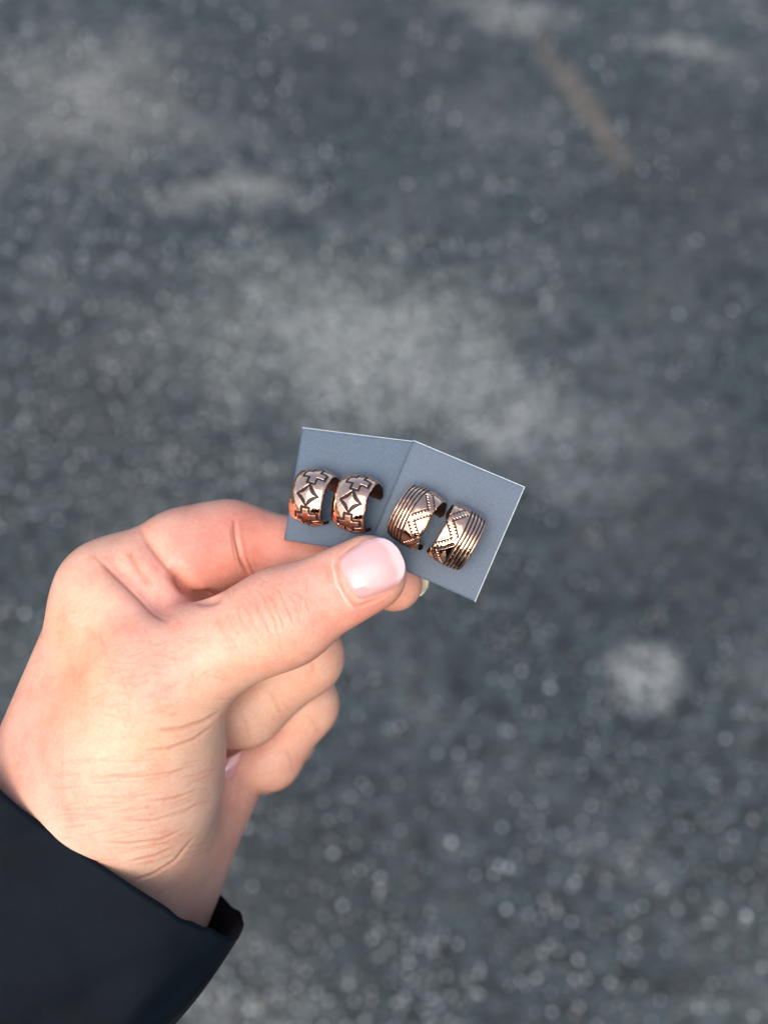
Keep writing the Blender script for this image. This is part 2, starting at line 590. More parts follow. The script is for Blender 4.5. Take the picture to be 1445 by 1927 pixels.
def kfade(P, c, r0, r1, k0, k1):
    dd = np.sqrt(((P - c.astype(np.float32)) ** 2).sum(1))
    return (k0 + (k1 - k0) * sstep(r0, r1, dd)).astype(np.float32)


def hand_parts(P):
    """distance fields of the palm, thumb and four fingers"""
    palm = cap(P, U(214, 1122, 17), U(98, 1490, 19), 11.6, 16.5)                       # index metacarpal
    palm = smin(palm, cap(P, MD_MCP, U(140, 1500, 38), 12, 15), 10)
    palm = smin(palm, cap(P, RG_MCP, U(200, 1530, 50), 11, 14), 10)
    palm = smin(palm, cap(P, LT_MCP, U(260, 1560, 58), 10, 13), 10)
    palm = smin(palm, cap(P, U(420, 1432, 47), U(236, 1750, 33), 12.5, 17.0), 8)          # heel of the palm
    palm = smin(palm, cap(P, WRIST, ELBOW, 24, 25), 14)
    thenar = cap(P, U(248, 1400, 9), U(212, 1560, 19), 19.0, 17.8)
    thenar = smin(thenar, cap(P, U(212, 1560, 19), U(120, 1760, 24), 17.8, 21), 8)
    thenar = smin(thenar, cap(P, U(275, 1330, 8), U(262, 1470, 12), 14.5, 18), 8)
    thumb = cap(P, TH_MCP, TH_IP, 12.3, 9.6)
    thumb = smin(thumb, cap(P, TH_IP, TH_TIP, 9.9, 8.3, THUMB_FLAT), 5)
    thumb = smin(thumb, cap(P, U(545, 1160, 3), U(545, 1158, 3), 9.7, 9.7), 3)
    web = cap(P, U(235, 1160, 12), U(300, 1245, 8), 10, 10)
    thumb = smin(thumb, thenar, 9)
    index = chain(P, [IX_MCP, U(352, 1048, 22), IX_PIP, IX_DIP, IX_TIP], [11.8, 10.6, 9.7, 8.6, 6.5], 4)
    index = smin(index, cap(P, U(335, 1052, 18), U(395, 1036, 22), 9.7, 9.6), 4)      # pad of the first segment
    middle = chain(P, [MD_MCP, MD_PIP, MD_DIP, MD_TIP], [11, 9.2, 8.9, 7.8], 3)
    ring = chain(P, [RG_MCP, RG_PIP, RG_DIP, RG_TIP], [10.5, 8.4, 8.1, 7.0], 3)
    little = chain(P, [LT_MCP, LT_PIP, LT_DIP, LT_TIP], [9.5, 7.2, 6.8, 6.0], 3)
    return palm, thumb, web, index, middle, ring, little


def hand_sdf(P):
    P = P.astype(np.float32)
    palm, thumb, web, index, middle, ring, little = hand_parts(P)
    d = smin(palm, thumb, 9 + 9 * (1 - sstep(-75, -45, P[:, 1])).astype(np.float32))
    d = smin(d, web, 9)
    d = smin(d, index, kfade(P, IX_MCP, 14, 28, 8, 0.7))
    f = smin(smin(middle, ring, kfade(P, RG_MCP, 12, 24, 5, 0.8)), little, kfade(P, LT_MCP, 12, 24, 5, 0.8))
    k = np.minimum.reduce([kfade(P, c, 14, 26, 6, 0.8) * 0 + kfade(P, c, 14, 26, -6, -0.8) for c in (MD_MCP, RG_MCP, LT_MCP)])
    d = smin(d, f, -k)
    return d


def gradient(P, e=0.25):
    g = np.zeros_like(P)
    for s in ((1, 1, 1), (1, -1, -1), (-1, 1, -1), (-1, -1, 1)):
        s = np.array(s, dtype=np.float64)
        g += s[None, :] * hand_sdf(P + s * e)[:, None]
    return g / np.maximum(np.linalg.norm(g, axis=1, keepdims=True), 1e-9)


def surface_nets(fn, lo, hi, h):
    n = np.ceil((hi - lo) / h).astype(int) + 1
    ax = [lo[i] + np.arange(n[i]) * h for i in range(3)]
    G = np.empty(n, dtype=np.float32)
    for i in range(n[0]):                                   # slab by slab
        Y, Z = np.meshgrid(ax[1], ax[2], indexing='ij')
        Q = np.stack([np.full(Y.size, ax[0][i]), Y.ravel(), Z.ravel()], 1)
        G[i] = fn(Q).reshape(n[1], n[2])
    inside = G < 0
    c = np.zeros(n - 1, dtype=np.int8)
    for dx in (0, 1):
        for dy in (0, 1):
            for dz in (0, 1):
                c += inside[dx:n[0] - 1 + dx, dy:n[1] - 1 + dy, dz:n[2] - 1 + dz]
    act = (c > 0) & (c < 8)
    idx = np.full(act.shape, -1, dtype=np.int64)
    cells = np.argwhere(act)
    idx[act] = np.arange(len(cells))
    acc = np.zeros((len(cells), 3)); cnt = np.zeros(len(cells))
    corners = [(x, y, z) for x in (0, 1) for y in (0, 1) for z in (0, 1)]
    for a in corners:
        for axis in range(3):
            if a[axis]:
                continue
            b = list(a); b[axis] = 1
            ga = G[cells[:, 0] + a[0], cells[:, 1] + a[1], cells[:, 2] + a[2]]
            gb = G[cells[:, 0] + b[0], cells[:, 1] + b[1], cells[:, 2] + b[2]]
            cr = (ga < 0) != (gb < 0)
            t = np.where(cr, ga / np.where(cr, ga - gb, 1), 0)
            p = np.tile(np.array(a, dtype=float), (len(cells), 1))
            p[:, axis] = t
            acc += np.where(cr[:, None], p, 0); cnt += cr
    V = lo + (cells + acc / cnt[:, None]) * h
    Fs = []
    for axis in range(3):
        u, v = (axis + 1) % 3, (axis + 2) % 3
        s0 = [slice(None)] * 3; s1 = [slice(None)] * 3
        s0[axis] = slice(0, n[axis] - 1); s1[axis] = slice(1, n[axis])
        A, B = inside[tuple(s0)], inside[tuple(s1)]
        for sgn, msk in ((0, A & ~B), (1, B & ~A)):
            e = np.argwhere(msk)
            e = e[(e[:, u] > 0) & (e[:, v] > 0) & (e[:, u] < n[u] - 1) & (e[:, v] < n[v] - 1)]
            q = []
            for du, dv in ((-1, -1), (0, -1), (0, 0), (-1, 0)):
                f = e.copy(); f[:, u] += du; f[:, v] += dv
                q.append(idx[f[:, 0], f[:, 1], f[:, 2]])
            q = np.stack(q, 1)
            q = q[(q >= 0).all(1)]
            Fs.append(q if sgn == 0 else q[:, ::-1])
    return V, np.concatenate(Fs)


def seg_dist(x, y, pts):
    """distance in px to a polyline and position along it 0..1"""
    best = np.full(x.shape, 1e9); par = np.zeros(x.shape)
    n = len(pts) - 1
    for i in range(n):
        ax_, ay = pts[i]; bx, by = pts[i + 1]
        dx, dy = bx - ax_, by - ay
        t = np.clip(((x - ax_) * dx + (y - ay) * dy) / (dx * dx + dy * dy), 0, 1)
        d = np.hypot(x - ax_ - t * dx, y - ay - t * dy)
        m = d < best
        best = np.where(m, d, best); par = np.where(m, (i + t) / n, par)
    return best, par


CREASE = 0.75


# nail plates, in photograph pixels: base centre, tip centre, half width
def build_hand():
    lo = np.array([-95, -118, -90.0]); hi = np.array([22, 14, 18.0])
    V, F = surface_nets(hand_sdf, lo, hi, 1.3)
    me = mesh_np('tmp', V, F)
    ob = bpy.data.objects.new('tmp', me); COL.objects.link(ob)
    sm = ob.modifiers.new('smooth', 'SMOOTH'); sm.iterations = 2; sm.factor = 0.5
    sd = ob.modifiers.new('sub', 'SUBSURF'); sd.levels = 2; sd.render_levels = 2
    dg = bpy.context.evaluated_depsgraph_get(); dg.update()
    ev = ob.evaluated_get(dg); m2 = ev.to_mesh()
    V = np.empty(len(m2.vertices) * 3, dtype=np.float32); m2.vertices.foreach_get('co', V); V = V.reshape(-1, 3).astype(np.float64)
    F = np.empty(len(m2.loops), dtype=np.int32); m2.loops.foreach_get('vertex_index', F); F = F.reshape(-1, 4)
    ev.to_mesh_clear()
    bpy.data.objects.remove(ob); bpy.data.meshes.remove(me)
    for _ in range(2):
        g = gradient(V)
        V -= g * np.clip(hand_sdf(V), -0.8, 0.8)[:, None] * 0.9
    N = gradient(V, 0.4)
    x, y = to_px(V)
    palm, thumb, web, index, middle, ring, little = hand_parts(V.astype(np.float32))
    stack = np.stack([np.minimum(palm, web), thumb, index, middle, ring, little], 1)
    who = stack.argmin(1)
    view = -V - np.array([0, 0, -F_MM])
    view = np.array([0, 0, F_MM]) - V
    view /= np.linalg.norm(view, axis=1, keepdims=True)
    face = sstep(0.02, 0.3, (N * view).sum(1))
    disp = np.zeros(len(V))
    line = np.zeros(len(V))

    def groove(pts, width, depth, owners, lip=0.22):
        nonlocal disp, line
        depth = depth * CREASE
        width = width * 0.8
        d, t = seg_dist(x, y, pts)
        taper = np.clip(np.minimum(t, 1 - t) * 5, 0.0, 1)
        m = np.isin(who, owners) * face * taper
        if width < 8:
            line = np.maximum(line, m * np.exp(-(d / (width * 1.1)) ** 2) * min(1.0, 0.25 + depth / 0.22))
        disp += m * (-depth * np.exp(-(d / width) ** 2) + depth * lip * np.exp(-((d - width * 2.1) / (width * 1.3)) ** 2))

    TH = [0, 1]
    # folds of the ball of the thumb
    groove([(265, 1415), (320, 1408), (365, 1392), (405, 1365)], 3.4, 0.50, TH)
    groove([(285, 1376), (340, 1372), (385, 1358), (414, 1340)], 4.5, 0.45, TH)
    groove([(195, 1463), (260, 1462), (320, 1455), (375, 1438)], 3.0, 0.34, TH)
    groove([(270, 1510), (330, 1502), (385, 1482)], 3.0, 0.20, TH)
    groove([(225, 1545), (290, 1545), (350, 1528), (380, 1508)], 3.0, 0.20, TH)
    groove([(190, 1586), (245, 1588), (305, 1580), (350, 1558)], 3.0, 0.28, TH)
    groove([(240, 1622), (290, 1612), (335, 1592)], 3.2, 0.20, TH)
    groove([(150, 1428), (230, 1434), (300, 1430)], 3.0, 0.10, TH)
    groove([(150, 1500), (230, 1502), (310, 1492)], 3.0, 0.09, TH)
    groove([(240, 1662), (290, 1645), (330, 1620), (370, 1570)], 3.4, 0.35, TH)
    # thumb joint creases
    rng = np.random.default_rng(5)
    for i, (cx, cy, dp, L) in enumerate(((452, 1150, .16, 60), (470, 1152, .15, 70), (490, 1146, .20, 84), (508, 1140, .34, 92), (521, 1134, .22, 84),
                                         (538, 1128, .26, 78), (556, 1128, .13, 64), (436, 1166, .09, 54), (418, 1178, .08, 60), (575, 1122, .08, 50))):
        u = np.array([0.42, 0.91])
        pts = []
        for s in np.linspace(-0.5, 0.62, 7):
            bow = (s * s) * -14 * (1 if cx > 500 else -1)
            pts.append((cx + u[0] * s * L + bow + rng.uniform(-3, 3), cy + 10 + u[1] * s * L))
        groove(pts, 2.3, dp, TH, 0.25)
    # fine cross-hatching over the thumb back
    for i in range(46):
        cx, cy = rng.uniform(430, 590), rng.uniform(1090, 1220)
        a = math.radians(rng.choice([62, 78, 30, 105]) + rng.uniform(-10, 10)); L = rng.uniform(14, 32)
        groove([(cx - math.cos(a) * L / 2, cy - math.sin(a) * L / 2), (cx, cy + rng.uniform(-2, 2)), (cx + math.cos(a) * L / 2, cy + math.sin(a) * L / 2)], 1.7, 0.12, TH, 0)
    for i in range(70):
        cx, cy = rng.uniform(180, 430), rng.uniform(1200, 1360)
        a = math.radians(rng.choice([8, 14, 70, -20]) + rng.uniform(-8, 8)); L = rng.uniform(20, 50)
        groove([(cx - math.cos(a) * L / 2, cy - math.sin(a) * L / 2), (cx, cy + rng.uniform(-2, 2)), (cx + math.cos(a) * L / 2, cy + math.sin(a) * L / 2)], 1.7, 0.10, TH, 0)
    for i in range(60):
        cx, cy = rng.uniform(120, 380), rng.uniform(1420, 1640)
        a = math.radians(-8 + rng.uniform(-7, 5) - (cx - 200) * 0.06); L = rng.uniform(30, 90)
        groove([(cx - math.cos(a) * L / 2, cy - math.sin(a) * L / 2), (cx, cy + rng.uniform(-2, 2)), (cx + math.cos(a) * L / 2, cy + math.sin(a) * L / 2)], 1.9, 0.11, TH, 0)
    # index finger creases and the folds of the web
    groove([(441, 975), (443, 1010), (452, 1050), (470, 1085)], 4.5, 0.75, [2])
    groove([(434, 985), (436, 1010), (441, 1040), (446, 1062)], 3.0, 0.25, [2])
    groove([(462, 1045), (472, 1066), (480, 1084)], 3.0, 0.3, [2])
    groove([(262, 990), (284, 1028), (316, 1066), (350, 1098), (378, 1124)], 6.5, 0.8, [0, 1, 2], 0.0)
    groove([(262, 990), (284, 1028), (316, 1066), (350, 1098), (378, 1124)], 22, 0.9, [0, 1, 2], 0.0)
    groove([(170, 1040), (212, 1074), (252, 1112), (288, 1148), (318, 1172)], 5.5, 0.5, [0, 1, 2], 0.0)
    groove([(196, 1046), (240, 1086), (286, 1126), (330, 1160)], 30, 2.3, [0, 1, 2], 0.0)
    groove([(238, 1030), (262, 1068), (292, 1104)], 9, 0.35, [0, 1, 2], 0.2)
    # folds on the curled fingers
    groove([(505, 1296), (520, 1322), (528, 1348)], 5, 0.09, [3])
    groove([(560, 1222), (582, 1240), (596, 1268)], 5, 0.09, [3])
    groove([(448, 1330), (462, 1362), (470, 1392)], 4, 0.09, [3])
    groove([(536, 1408), (548, 1430), (552, 1456)], 5, 0.09, [4])
    groove([(572, 1340), (592, 1362), (604, 1384)], 5, 0.09, [4])
    # deep pocket between forefinger and thumb
    groove([(318, 1070), (352, 1106), (380, 1124), (420, 1122)], 14, 2.6, [0, 1, 2], 0.0)
    groove([(330, 1084), (356, 1110), (384, 1126), (410, 1128)], 7, 1.3, [0, 1, 2], 0.0)
    # nail fold of the thumb
    fold = [(690, 1012), (664, 1030), (639, 1052), (637, 1066), (642, 1092), (652, 1118), (670, 1142), (705, 1130), (748, 1104)]
    groove(fold, 4.0, 0.22, [1], 0.5)
    groove([(626, 1046), (621, 1064), (631, 1102), (650, 1134), (668, 1150)], 2.4, 0.30, [1], 0.5)
    groove([(614, 1060), (620, 1092), (638, 1130)], 2.2, 0.18, [1], 0.3)
    V = V + N * disp[:, None]

    # ---- skin tone: pigmentation only
    base = np.array([0.71, 0.415, 0.295])
    tone = np.tile(base, (len(V), 1))

    def blush(px, py, dep, rad, col, s):
        c = U(px, py, dep)
        w = np.exp(-((V - c) ** 2).sum(1) / rad ** 2) * min(s * 1.3, 0.9)
        tone[:] = tone * (1 - w[:, None]) + np.array(col) * w[:, None]
    RED, PINK, PALE, WARM = (0.68, 0.265, 0.205), (0.70, 0.355, 0.285), (0.665, 0.445, 0.335), (0.68, 0.36, 0.20)
    blush(240, 1500, -5, 20, PALE, 0.75)
    blush(330, 1480, 0, 15, PALE, 0.6)
    blush(170, 1600, 5, 18, PALE, 0.6)
    blush(300, 1370, -5, 10, (0.72, 0.50, 0.31), 0.5)
    blush(380, 1600, 35, 20, PINK, 0.35)
    blush(90, 1380, 6, 20, PINK, 0.5)
    blush(200, 1270, 0, 14, WARM, 0.6)
    blush(300, 1270, -8, 10, PINK, 0.5)
    blush(505, 1150, -5, 9, RED, 0.35)
    blush(610, 1090, -5, 8, PINK, 0.6)
    blush(690, 1160, 0, 11, RED, 0.55)
    blush(600, 1220, 4, 9, RED, 0.35)
    blush(440, 1030, 12, 9, RED, 0.55)
    blush(520, 1010, 15, 15, RED, 0.6)
    blush(370, 1070, 14, 15, RED, 0.55)
    blush(760, 1100, 14, 10, RED, 0.35)
    blush(300, 1130, 8, 12, PINK, 0.7)
    blush(420, 1430, 40, 13, RED, 0.6)
    blush(560, 1460, 40, 10, RED, 0.3)
    blush(460, 1360, 22, 8, PALE, 0.5)
    blush(510, 1460, 38, 8, PALE, 0.4)
    blush(430, 1620, 40, 12, PINK, 0.4)
    for pts, wd, st in (([(630, 1042), (623, 1062), (633, 1102), (652, 1135), (668, 1149)], 3.2, 0.65), ([(640, 1052), (637, 1066), (644, 1096), (656, 1122)], 2.2, 0.4)):
        dd, tt = seg_dist(x, y, pts)                       # dry pale skin round the cuticle
        wt = (np.exp(-(dd / wd) ** 2) * st * (who == 1) * face * np.clip(np.minimum(tt, 1 - tt) * 6, 0, 1))[:, None]
        tone[:] = tone * (1 - wt) + np.array([0.80, 0.66, 0.60]) * wt
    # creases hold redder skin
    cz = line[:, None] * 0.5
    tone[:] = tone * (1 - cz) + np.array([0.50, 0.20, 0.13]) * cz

    me = mesh_np('hand', world_pts(V), F)
    ca = me.color_attributes.new('tone', 'FLOAT_COLOR', 'POINT')
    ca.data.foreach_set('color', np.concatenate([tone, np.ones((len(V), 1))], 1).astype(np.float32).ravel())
    return me


PERSON = empty('person', Vector(world_pts(WRIST[None])[0]),
               'bare left hand in dark navy jacket sleeve pinching two cards between thumb and forefinger', 'person')
HAND = link('hand', build_hand(), [M_SKIN], PERSON)


def ray_surface(px, py, start=-25.0, end=60.0):
    """depth at which the line of sight through photo pixels first meets the hand"""
    dep = np.full(px.shape, start)
    for _ in range(60):
        k = (F_MM + dep) / F_MM / PXMM
        P = np.stack([(px - 722.5) * k, (963.5 - py) * k, -dep], 1)
        dep = np.minimum(dep + hand_sdf(P) * 0.9, end)
    return dep


def nail_mesh(name, outline_fn, nu, nv, dep_fn, tone_fn, thick=0.45):
    """outline_fn(a,b) -> px,py for a (root to tip) and b (side to side) in 0..1 and -1..1"""
    A, B = np.meshgrid(np.linspace(0, 1, nu), np.linspace(-1, 1, nv), indexing='ij')
    a, b = A.ravel(), B.ravel()
    px, py = outline_fn(a, b)
    dep = dep_fn(px, py, a, b)
    k = (F_MM + dep) / F_MM / PXMM
    top = np.stack([(px - 722.5) * k, (963.5 - py) * k, -dep], 1)
    return top, a, b


def thumb_nail():
    root_, tip_ = np.array([647.5, 1097.0]), np.array([756.0, 1045.5])
    axis = (tip_ - root_); L = np.hypot(*axis); axis /= L
    side = np.array([-axis[1], axis[0]])                     # towards lower right

    def outline(a, b):
        w = 45 + 5.5 * sstep(0, 0.6, a)
        w = w * np.where(a > 0.60, np.sqrt(np.clip(1 - ((a - 0.60) / 0.405) ** 2.5, 0.015, 1)), 1)
        w = w * np.where(a < 0.22, np.sqrt(np.clip(1 - ((0.22 - a) / 0.235) ** 2.4, 0.05, 1)), 1)
        b = b - 0.06
        p = root_[None] + axis[None] * (a * L)[:, None] + side[None] * (b * w)[:, None]
        return p[:, 0], p[:, 1]
    nu, nv = 70, 60
    A, B = np.meshgrid(np.linspace(0, 1, nu), np.linspace(-1, 1, nv), indexing='ij')
    a, b = A.ravel(), B.ravel()
    px, py = outline(a, b)
    # fit a smooth shell to the thumb under it, using only points well inside the thumb
    ok = (np.abs(b) < 0.8) & (a < 0.72)
    dep = ray_surface(px[ok], py[ok])
    ub = ((px - root_[0]) * side[0] + (py - root_[1]) * side[1]) / 50
    ua = ((px - root_[0]) * axis[0] + (py - root_[1]) * axis[1]) / L
    Mx = np.stack([np.ones_like(ua), ua, ub, ua * ua, ub * ub, ua * ub], 1)
    co, *_ = np.linalg.lstsq(Mx[ok], dep, rcond=None)
    co[3] *= 0.8
    d = Mx @ co - 0.35 - 0.35 * sstep(0, 0.3, a) + 0.25 * (1 - sstep(0.0, 0.12, a)) * 2.2
    d = d + 0.9 * np.clip(np.abs(b) - 0.86, 0, 1) * 4 * (1 - sstep(0.7, 0.95, a))     # sides dive into the nail folds
    k = (F_MM + d) / F_MM / PXMM
    top = np.stack([(px - 722.5) * k, (963.5 - py) * k, -d], 1)
    bot = top + np.array([0, 0, -0.5])
    V = np.concatenate([top, bot])
    n = len(top)
    F = [grid_faces(nu, nv), grid_faces(nu, nv, n, True)]
    ring = np.concatenate([np.arange(nv), np.arange(1, nu) * nv + nv - 1, (nu - 1) * nv + np.arange(nv - 2, -1, -1), np.arange(nu - 2, 0, -1) * nv])
    r2 = np.roll(ring, -1)
    F.append(np.stack([r2, ring, ring + n, r2 + n], 1))
    me = mesh_np('thumbnail', world_pts(V), np.concatenate(F))
    edge = sstep(0.76, 0.88, a + 0.11 * np.abs(b) ** 2.5 - 0.03 + 0.012 * np.sin(b * 6 + 1)) * 0.65
    pink = np.array([0.66, 0.35, 0.335]); milky = np.array([0.68, 0.42, 0.42]); white = np.array([0.69, 0.60, 0.60])
    base = pink + (milky - pink) * (np.exp(-((a - 0.5) / 0.35) ** 2 - ((b + 0.25) / 0.7) ** 2))[:, None]
    lun = (1 - sstep(0.06, 0.20, a + 0.12 * b * b))[:, None] * 0.2
    base = base * (1 - lun) + np.array([0.68, 0.42, 0.40]) * lun
    col = base * (1 - edge[:, None]) + white * edge[:, None]
    col = np.concatenate([col, col])
    ca = me.color_attributes.new('tone', 'FLOAT_COLOR', 'POINT')
    ca.data.foreach_set('color', np.concatenate([col, np.ones((len(V), 1))], 1).astype(np.float32).ravel())
    return link('thumbnail', me, [M_NAIL], HAND)


thumb_nail()


def shell_nail(name, root, tip, side, up, half_w, curl, cols, parent):
    """a curved nail plate on a fingertip, from root to tip (mm points)"""
    nu, nv = 18, 16
    A, B = np.meshgrid(np.linspace(0, 1, nu), np.linspace(-1, 1, nv), indexing='ij')
    a, b = A.ravel(), B.ravel()
    w = half_w * np.where(a > 0.6, np.sqrt(np.clip(1 - ((a - 0.6) / 0.42) ** 2.2, 0.04, 1)), 1)
    P = root[None] + (tip - root)[None] * a[:, None] + side[None] * (b * w)[:, None] + up[None] * (curl * (1 - b * b) + 0.6 * np.sin(a * math.pi))[:, None]
    bot = P - up[None] * 0.4
    V = np.concatenate([P, bot]); n = len(P)
    ring = np.concatenate([np.arange(nv), np.arange(1, nu) * nv + nv - 1, (nu - 1) * nv + np.arange(nv - 2, -1, -1), np.arange(nu - 2, 0, -1) * nv])
    r2 = np.roll(ring, -1)
    F = np.concatenate([grid_faces(nu, nv), grid_faces(nu, nv, n, True), np.stack([r2, ring, ring + n, r2 + n], 1)])
    me = mesh_np(name, world_pts(V), F)
    e = sstep(0.62, 0.72, a)[:, None]
    col = np.array(cols[0]) * (1 - e) + np.array(cols[1]) * e
    col = np.concatenate([col, col])
    ca = me.color_attributes.new('tone', 'FLOAT_COLOR', 'POINT')
    ca.data.foreach_set('color', np.concatenate([col, np.ones((len(V), 1))], 1).astype(np.float32).ravel())
    return link(name, me, [M_NAIL], parent)


# nail of the forefinger: its pale free edge shows past the fingertip
shell_nail('fingernail', U(712, 1086, 27.5), U(806, 1094, 25.0), unit([0.10, 0.95, 0.0]), unit([0.1, 0, -1.0]), 4.6, 1.6,
           ((0.72, 0.42, 0.38), (0.80, 0.74, 0.58)), HAND)
# nail of the ring finger against the palm
shell_nail('fingernail', U(448, 1438, 33), U(398, 1460, 32), unit([0.3, 1, 0.0]), unit([-0.1, -0.3, 1.0]), 3.6, 0.9,
           ((0.70, 0.36, 0.34), (0.72, 0.42, 0.39)), HAND)

# ------------------------------------------------------------------ sleeve
def build_sleeve():
    h_img = unit([0.545, 0.84, 0])                            # towards the hand
    h = unit(h_img * math.cos(math.radians(13)) - np.array([0, 0, math.sin(math.radians(13))]))
    u = unit(np.array([0.84, -0.545, 0.09]))
    h = unit(h - u * (h @ u))
    w = unit(np.cross(u, h))                                   # towards the eye or away
    if w[2] > 0:
        w = -w
    ru, rw = 42.0, 25.0
    c0 = U(176, 1612, -5.5) + w * rw - u * 7.5
    nt_, ns = 160, 90
    e = 0.52
    dense = np.linspace(0, 2 * math.pi, 40001)
    dx = np.sign(np.cos(dense)) * np.abs(np.cos(dense)) ** e * ru
    dy = np.sign(np.sin(dense)) * np.abs(np.sin(dense)) ** e * rw
    al = np.concatenate([[0], np.cumsum(np.hypot(np.diff(dx), np.diff(dy)))])
    th = np.interp(np.linspace(0, al[-1], nt_, endpoint=False), al, dense)     # even spacing round the cuff

    def section(t):
        cu = np.sign(np.cos(t)) * np.abs(np.cos(t)) ** e
        cw = np.sign(np.sin(t)) * np.abs(np.sin(t)) ** e
        return cu, cw

    rng = np.random.default_rng(11)
    ph = rng.uniform(0, 6.28, 20)

    def fold(t, s):
        f = 0.5 * np.sin(3 * t + s * 0.05 + ph[0]) + 0.35 * np.sin(7 * t - s * 0.09 + ph[1]) + 0.22 * np.sin(13 * t + s * 0.16 + ph[2])
        f = f * 1.3
        f += 4.2 * np.exp(-((s - 34 - 16 * np.cos(t + 1.0)) / 8) ** 2) * (0.6 + 0.4 * np.sin(2 * t + 1))
        f -= 4.0 * np.exp(-((s - 52 - 20 * np.cos(t + 0.6)) / 8) ** 2)
        return f * sstep(0, 16, s)

    def rim(t):
        return 0.25 * np.sin(11 * t + ph[3]) + 0.20 * np.sin(23 * t + ph[4] + np.sin(7 * t)) * (0.6 + 0.4 * np.sin(5 * t)) + 0.5 * np.sin(3 * t + ph[5])

    S = np.concatenate([np.linspace(0, 3, 8)[:-1], np.linspace(3, 110, ns - 7)])
    rows = []
    for s in S:
        cu, cw = section(th)
        roll = -0.7 * (1 - min(s / 0.9, 1)) ** 2
        hem = 0.0
        g = 1 - 0.12 * sstep(0, 45, s)
        rr = fold(th, s) + roll + hem
        rad = np.stack([cu * (ru * g + rr), cw * (rw * g + rr)], 1)
        rows.append(c0[None] + u[None] * rad[:, :1] + w[None] * rad[:, 1:] - h[None] * (s + rim(th) * sstep(20, 0, s))[:, None])
    # turn over the edge and go back down inside as far as the hem, so the cloth has thickness
    V = np.concatenate(rows)
    n = nt_

    def tube(rows_n, off=0, flip=False):
        i = np.arange(rows_n - 1)[:, None] * n + np.arange(n)[None, :]
        j = np.arange(rows_n - 1)[:, None] * n + (np.arange(n)[None, :] + 1) % n
        F = np.stack([i.ravel(), j.ravel(), j.ravel() + n, i.ravel() + n], 1) + off
        return F[:, ::-1] if flip else F
    F = tube(len(S))
    sl = link('jacket_sleeve', mesh_np('jacket_sleeve', world_pts(V), F), [M_FABRIC], PERSON)
    # lining
    S2 = np.linspace(0, 60, 24)
    rows = []
    for s in S2:
        cu, cw = section(th)
        inset = 0.75 + 1.3 * sstep(0, 3, s) + 0.5 * np.sin(5 * th + s * 0.2)*sstep(2, 10, s)
        g = 1 - 0.12 * sstep(0, 45, s)
        rad = np.stack([cu * (ru * g - inset), cw * (rw * g - inset)], 1)
        rows.append(c0[None] + u[None] * rad[:, :1] + w[None] * rad[:, 1:] - h[None] * (s + rim(th) * sstep(20, 0, s))[:, None])
    link('cuff_lining', mesh_np('cuff_lining', world_pts(np.concatenate(rows)), tube(len(S2), 0, True)), [M_LINING], sl)
    # a lengthwise seam near the outer corner: one row of topstitching
    Vs, Fs = [], []
    k = 0
    t0 = np.array([-0.30])

    def on_sleeve(s):
        cu_, cw_ = section(t0)
        g = 1 - 0.12 * sstep(0, 45, s)
        rr = fold(t0, s)[0]
        return c0 + u * (cu_[0] * (ru * g + rr)) + w * (cw_[0] * (rw * g + rr)) - h * (s + rim(t0)[0] * sstep(20, 0, s))
    for s in np.arange(2.0, 80, 1.5):
        q0, q1 = on_sleeve(s), on_sleeve(s + 1.1)
        out = unit(u * 0.7 - w * 0.7)
        sd = unit(np.cross(q1 - q0, out)) * 0.13
        ov = out * 0.12
        Vs += [q0 - sd, q0 + ov, q0 + sd, q0 - ov, q1 - sd, q1 + ov, q1 + sd, q1 - ov]
        Fs += [[k, k + 1, k + 5, k + 4], [k + 1, k + 2, k + 6, k + 5], [k + 2, k + 3, k + 7, k + 6], [k + 3, k, k + 4, k + 7]]
        k += 8
    link('stitching', mesh_np('stitching', world_pts(np.array(Vs)), np.array(Fs)), [M_THREAD], sl)
    # a loose white thread end inside the cuff
    p0 = U(383, 1742, 36); p1 = U(391, 1728, 36)
    d = unit(p1 - p0); sx = np.array([0.28, 0.1, 0]); sz = np.array([0, 0, 0.28])
    Vt = [p0 - sx, p0 + sz, p0 + sx, p0 - sz, p1 - sx * .6, p1 + sz, p1 + sx * .6, p1 - sz]
    Ft = [[0, 1, 5, 4], [1, 2, 6, 5], [2, 3, 7, 6], [3, 0, 4, 7], [4, 5, 6, 7]]
    link('loose_thread', mesh_np('loose_thread', world_pts(np.array(Vt)), np.array(Ft)), [M_LINT], sl)
    return sl


build_sleeve()

# ------------------------------------------------------------------ cards
def card_frame(tl, tr, dep, normal):
    """orthonormal frame of a card: its top edge follows the two photo points, its face looks along normal"""
    n = unit(normal)
    o = U(tl[0], tl[1], dep)

    def on_plane(px, py):
        d = unit(U(px, py, 0) - np.array([0, 0, F_MM]))
        e = np.array([0, 0, F_MM])
        return e + d * ((o - e) @ n) / (d @ n)
    xdir = unit(on_plane(*tr) - o)
    ydir = unit(np.cross(n, xdir))
    return o, xdir, ydir, n, on_plane


CARD_T = 0.55


